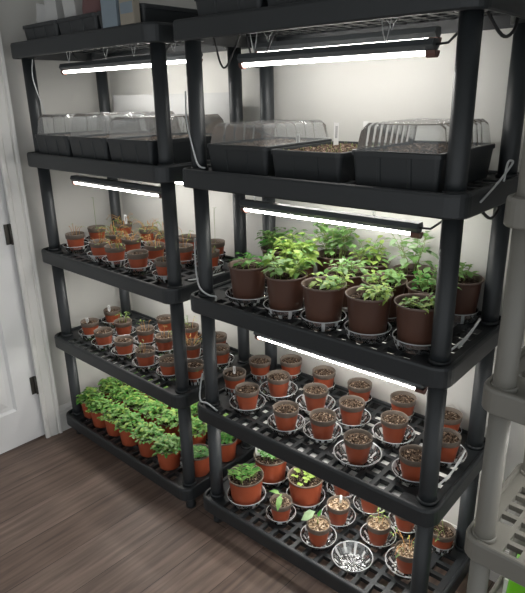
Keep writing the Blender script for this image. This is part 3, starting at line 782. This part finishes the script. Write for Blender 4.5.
def tray_soil(w, dpt, z, seed, sprouts=False):
    rnd = random.Random(seed); s = MB(); nx, ny = 22, 34; vs = []; fs = []
    for j in range(ny+1):
        for i in range(nx+1): vs.append((0.0135+(w-0.027)*i/nx, 0.0135+(dpt-0.027)*j/ny, z+rnd.uniform(-0.003, 0.004)))
    for j in range(ny):
        for i in range(nx): a = j*(nx+1)+i; fs.append((a, a+1, a+nx+2, a+nx+1))
    s.add(vs, fs, 'soil')
    if sprouts:
        for q in range(60):
            x, y = rnd.uniform(0.02, w-0.02), rnd.uniform(0.02, dpt-0.02)
            s.tube([(x, y, z), (x+rnd.uniform(-.003, .003), y, z+rnd.uniform(0.005, 0.012))], 0.0008, 'gstem', 3)
    return s
def dome_mesh(w, dpt, h, rib=0.05, amp=0.004):
    d = MB(); secs = [(0.0, 0, 0), (0.010, 0, 0), (0.018, 0.85, 0), (0.030, 1, 0)]
    nr = max(2, int((dpt-0.06)/rib))
    for i in range(nr):
        a = 0.03+(dpt-0.06)*i/nr; b_ = 0.03+(dpt-0.06)*(i+1)/nr
        if i: secs += [(a+0.004, 1, 0)]
        secs += [(b_-0.010, 1, 0)]
        if i < nr-1: secs += [(b_-0.006, 1, 1), (b_, 1, 1)]
    secs += [(dpt-0.03, 1, 0), (dpt-0.018, 0.85, 0), (dpt-0.010, 0, 0), (dpt, 0, 0)]
    secs = sorted(set(secs)); vs = []; fs = []; t = 0.001
    K = 10
    for y, s, r in secs:
        i = amp*r; hh = h-i
        pr = [(0.0, 0), (0.010+i, 0), (0.017+i, hh*0.85*s), (0.030+i, hh*s), (w*0.35, hh*s-0.0015*s), (w*0.65, hh*s-0.0015*s), (w-0.030-i, hh*s), (w-0.017-i, hh*0.85*s), (w-0.010-i, 0), (w, 0)]
        vs += [(x, y, z) for x, z in pr]
    for j in range(len(secs)-1):
        for i in range(K-1): a = j*K+i; fs.append((a, a+1, a+K+1, a+K))
    J = len(secs)-1
    for q, fc in enumerate(fs):
        j, i = divmod(q, K-1); d.add([vs[k] for k in fc], [(0, 1, 2, 3)], 'glint' if i in (0, K-2) or j in (0, J-1) else 'dome')  # flange whitened, its bright highlight painted in
    return d
def tray(u, tier, x, y, w, dpt, h, rz, label, soil=True, sprouts=False, seed=0, dz=0.0005):
    z = (ZL if u == 'L' else ZR)[tier]+DECK+dz
    t = thing('seed_tray', label, 'seed tray', (*place(u, x, y), z), LOC[u][2]+rz, 'black seed trays')
    put('tray', tray_mesh(w, dpt, h), t)
    if soil: put('soil', tray_soil(w, dpt, h-0.008, seed, sprouts), t)
    return t, z+h
def dome(u, x, y, z, w, dpt, h, rz, label, rib=0.05):
    put('humidity_dome', dome_mesh(w, dpt, h, rib), None, (*place(u, x, y), z+0.0006), LOC[u][2]+rz, label, 'dome', 'clear domes over the seed trays')
TH = 0.081; TD = 0.372
for k, (x, nm_) in enumerate(((0.030, 'leftmost'), (0.284, 'middle'), (0.538, 'rightmost'))):
    t, zt = tray('L', 1, x, -0.040, 0.252, TD, TH, 0, f'{nm_} black seed tray on the second shelf of the left rack', seed=k)
    dome('L', x+0.003, -0.037, zt, 0.246, TD-0.006, (0.075, 0.08, 0.07)[k], 0, f'{nm_} clear dome over seed trays on the left rack second shelf')
t, zt = tray('R', 1, 0.036, -0.010, 0.242, TD-0.03, TH, 0.02, 'black seed tray under the leftmost clear dome, right rack second shelf', seed=5)
dome('R', 0.039, -0.007, zt, 0.236, TD-0.036, 0.058, 0.02, 'ribbed clear dome on the left tray of the right rack second shelf', 0.04)
t, zt2 = tray('R', 1, 0.286, -0.010, 0.236, TD-0.03, TH-0.006, 0.02, 'uncovered black seed tray of soil between two domed trays, right rack second shelf', True, True, 6)
t, zt = tray('R', 1, 0.553, -0.020, 0.238, TD-0.02, TH+0.004, 0.02, 'black seed tray behind the right front post, right rack second shelf', seed=7)
dome('R', 0.556, -0.017, zt, 0.232, TD-0.026, 0.062, 0.02, 'clear dome beside the right front post, right rack second shelf', 0.03)
plant_label('R', 0.335, 0.25, zt2-0.022, 'left of two white plant labels standing in the uncovered seed tray', 0.082, 0.05, 0.8, 0.0075)
plant_label('R', 0.412, 0.29, zt2-0.022, 'right of two white plant labels standing in the uncovered seed tray', 0.084, 0.0, 0.8, 0.0075)
plant_label('R', 0.245, 0.18, zt2-0.02, 'white plant label inside the ribbed dome, right rack second shelf', 0.05, 0.02, 0.8, 0.006)
put('white_board', MB().box(0.03, 0.79, 0.3555, 0.3605, ZL[1]+DECK+0.0005, 1.556, 'board'), None, (0, 0, 0), 0, 'white board standing behind the domed trays on the left rack second shelf', 'board')

# ------------------------------------------------------------------ top shelves
for k, (x, nm_) in enumerate(((0.030, 'leftmost'), (0.284, 'middle'), (0.538, 'rightmost'))):
    tray('L', 0, x, -0.026, 0.252, TD, 0.066, 0, f'{nm_} black seed tray on the top shelf of the left rack', False)
    tray('R', 0, x, -0.026, 0.252, TD, 0.066, 0, f'{nm_} black seed tray on the top shelf of the right rack', False)
zt0 = ZL[0]+DECK+0.0048
def carton(x, y, w, dd, h, rz, ry, m, label, cat, name):
    c = MB(); c.box(-w/2, w/2, -dd/2, dd/2, 0, h, m); c.box(-w/2+0.006, w/2-0.006, -dd/2-0.0006, -dd/2, h*0.1, h*0.16, 'ink')
    put(name, c, None, (x, y, zt0+(abs(math.sin(ry))*w/2 if ry else 0)), rz, label, cat, None, ry=ry)
carton(0.105, 0.04, 0.07, 0.05, 0.125, 0.15, 0.20, 'carton', 'small tilted white carton in the left corner of the top shelf', 'carton', 'carton')
carton(0.218, 0.03, 0.066, 0.05, 0.16, 0.1, -0.06, 'carton', 'tall white carton in the top tray, second from the left corner', 'carton', 'carton')
carton(0.350, 0.03, 0.065, 0.05, 0.15, 0.1, -0.14, 'carton', 'narrow white carton beside the maroon bundle on the top shelf', 'carton', 'carton')
mbun = MB(); mbun.lathe([(0.0001, 0), (0.035, 0.0), (0.045, 0.03), (0.05, 0.08), (0.04, 0.13), (0.02, 0.15), (0.0001, 0.152)], 'maroon', 16, rfun=lambda i, r, z: 1+0.06*math.sin(i*2.4+z*60))
put('bundle', mbun, None, (0.455, 0.04, zt0), 0, 'dull maroon bundle beside the white cartons on the top shelf', 'bundle')
pk = MB(); pk.box(-0.04, 0.04, -0.011, 0.011, 0, 0.09, 'pouch'); pk.box(-0.04, 0.04, -0.003, 0.003, 0.09, 0.105, 'pouch')
put('packet', pk, None, (0.660, -0.0425, ZL[0]+0.0565), 0.0, 'blue-grey packet standing against the front of the left rack top trays', 'packet')
pk = MB(); pk.box(-0.035, 0.035, -0.011, 0.011, 0, 0.10, 'tan'); pk.box(-0.03, 0.03, -0.0125, -0.011, 0.03, 0.06, 'pouch')
put('packet', pk, None, (0.752, -0.0425, ZL[0]+0.0565), 0.0, 'pale packet standing right of the blue-grey packet on the top shelf', 'packet')

# ------------------------------------------------------------------ cords
def cord(name, pts, r, m, label, n=6, smoothn=6):
    P = [Vector(p) for p in pts]; out = []
    for i in range(len(P)-1):
        p0, p1, p2, p3 = P[max(i-1, 0)], P[i], P[i+1], P[min(i+2, len(P)-1)]
        for k in range(smoothn):
            t = k/smoothn; out.append(0.5*((2*p1)+(p2-p0)*t+(2*p0-5*p1+4*p2-p3)*t*t+(3*p1-p0-3*p2+p3)*t**3))
    out.append(P[-1])
    put(name, MB().tube(out, r, m, n), None, (0, 0, 0), 0, label, 'cord')
def RP(x, y, z): return (*place('R', x, y), z)
cord('power_cord', [(0.036, 0.0, ZL[0]-0.004), (0.031, -0.006, 1.62), (0.036, 0.02, 1.5), (0.034, 0.03, 1.43)], 0.0022, 'cord', 'thin pale cord hanging by the front left post, under the left rack top shelf')
cord('power_cord', [RP(-0.031, -0.012, ZR[1]+0.28), RP(-0.029, -0.016, ZR[1]+0.20), RP(0.012, -0.0335, ZR[1]+0.11), RP(0.034, -0.0365, ZR[1]+0.068), RP(0.06, -0.0335, ZR[1]+0.061)], 0.0026, 'cord', 'pale cord crossing the front left post at right rack second shelf')
cord('power_cord', [RP(-0.030, -0.010, ZR[2]+0.24), RP(-0.030, -0.014, ZR[2]+0.15), RP(0.004, -0.0345, ZR[2]+0.088), RP(0.040, -0.031, ZR[2]+0.066), RP(0.062, -0.018, ZR[2]+0.060), RP(0.072, -0.028, ZR[2]+DECK+0.003)], 0.003, 'cord', 'pale looping cord at the left end of the right rack third shelf')
cord('power_cord', [RP(-0.032, -0.010, ZR[3]+0.16), RP(-0.036, -0.020, ZR[3]+0.11), RP(-0.02, -0.0385, ZR[3]+0.070), RP(0.012, -0.0345, ZR[3]+0.067), RP(0.055, -0.03, ZR[3]+DECK+0.004)], 0.003, 'cord', 'pale cord curling past left end of the right rack fourth shelf')
cord('power_cord', [(0.808, 0.068, ZL[2]+DECK+0.004), (0.830, 0.10, ZL[2]+DECK+0.006), (0.8365, 0.15, ZL[2]+DECK+0.005), (0.8375, 0.22, ZL[2]+DECK+0.004)], 0.0035, 'cord', 'pale cord lying at the right end of the left rack third shelf')
for q, (z, nm_) in enumerate(((ZR[2], 'third'), (ZR[3], 'fourth'))):
    cord('power_cord', [RP(0.815, 0.045, z+DECK+0.004), RP(0.836, 0.10, z+DECK+0.03), RP(0.838, 0.165, z+DECK+0.045), RP(0.836, 0.20, z+DECK+0.055), RP(0.832, 0.14, z+DECK+0.024), RP(0.825, 0.10, z+DECK+0.004)], 0.0032, 'cord', f'white cord loop lying at the right end of the right rack {nm_} shelf')
cord('twine', [RP(0.8672, 0.03, ZR[1]+0.030), RP(0.8672, 0.12, ZR[1]+0.058), RP(0.862, 0.21, ZR[1]+0.085), RP(0.861, 0.235, ZR[1]+0.098), RP(0.861, 0.20, ZR[1]+0.10), RP(0.8672, 0.165, ZR[1]+0.06)], 0.0028, 'cord', 'pale twine tied on the right end of the right rack second shelf')
cord('power_cord', [RP(0.815, 0.06, ZR[0]+0.026), RP(0.835, 0.14, ZR[0]-0.035), RP(0.84, 0.20, ZR[0]-0.02), RP(0.83, 0.24, ZR[0]+0.026)], 0.004, 'bcord', 'black cable drooping under the right end of right rack top shelf')
cord('power_cord', [RP(0.82, 0.10, ZR[1]+0.026), RP(0.84, 0.17, ZR[1]-0.032), RP(0.84, 0.23, ZR[1]-0.02), RP(0.83, 0.26, ZR[1]+0.026)], 0.004, 'bcord', 'black cable drooping under the right end of right rack second shelf')
cord('power_cord', [(0.05, 0.17, ZL[0]+0.027), (0.12, 0.165, ZL[0]-0.008), (0.35, 0.18, ZL[0]-0.004), (0.6, 0.17, ZL[0]-0.006), (0.78, 0.17, ZL[0]-0.012), (0.825, 0.18, ZL[0]+0.027)], 0.0025, 'bcord', 'dark cable strung along under the left rack top shelf')
for k, (x, y, nm_) in enumerate(((0.02, 0.10, 'left'), (0.10, 0.16, 'right'))):
    cord('power_cord', [RP(x-0.035, y, ZR[0]+0.027), RP(x-0.01, y, ZR[0]-0.055), RP(x+0.02, y, ZR[0]-0.06), RP(x+0.06, y+0.02, ZR[0]+0.027)], 0.003, 'bcord', f'{nm_} of two dark cable loops under the right rack top shelf')

# ------------------------------------------------------------------ grey rack's bag
bg = MB(); nu, nv = 18, 12; vs = []; fs = []
for j in range(nv+1):
    v = j/nv
    for i in range(nu):
        a = 2*PI*i/nu; e = math.sin(PI*min(max(v, 0.04), 0.96))**0.45
        vs.append((0.085*math.copysign(abs(math.cos(a))**0.6, math.cos(a))*(0.75+0.25*e), 0.055*math.copysign(abs(math.sin(a))**0.7, math.sin(a))*e*(1+0.06*math.sin(5*a+7*v)), 0.25*v))
for j in range(nv):
    for i in range(nu): fs.append((j*nu+i, j*nu+(i+1) % nu, (j+1)*nu+(i+1) % nu, (j+1)*nu+i))
fs += [tuple(range(nu))[::-1], tuple(range(nv*nu, nv*nu+nu))]
bg.add(vs, fs, 'lime', True)
bag = thing('bag', 'lime green plastic bag on the bottom shelf of the grey rack', 'bag', (2.062, 0.175, ZG[4]+DECK+0.0005), 0.0)
put('bag_body', bg, bag)
put('paper_tag', MB().box(-0.088, -0.078, -0.03, 0.02, 0.06, 0.17, 'white'), bag, label='white tag')
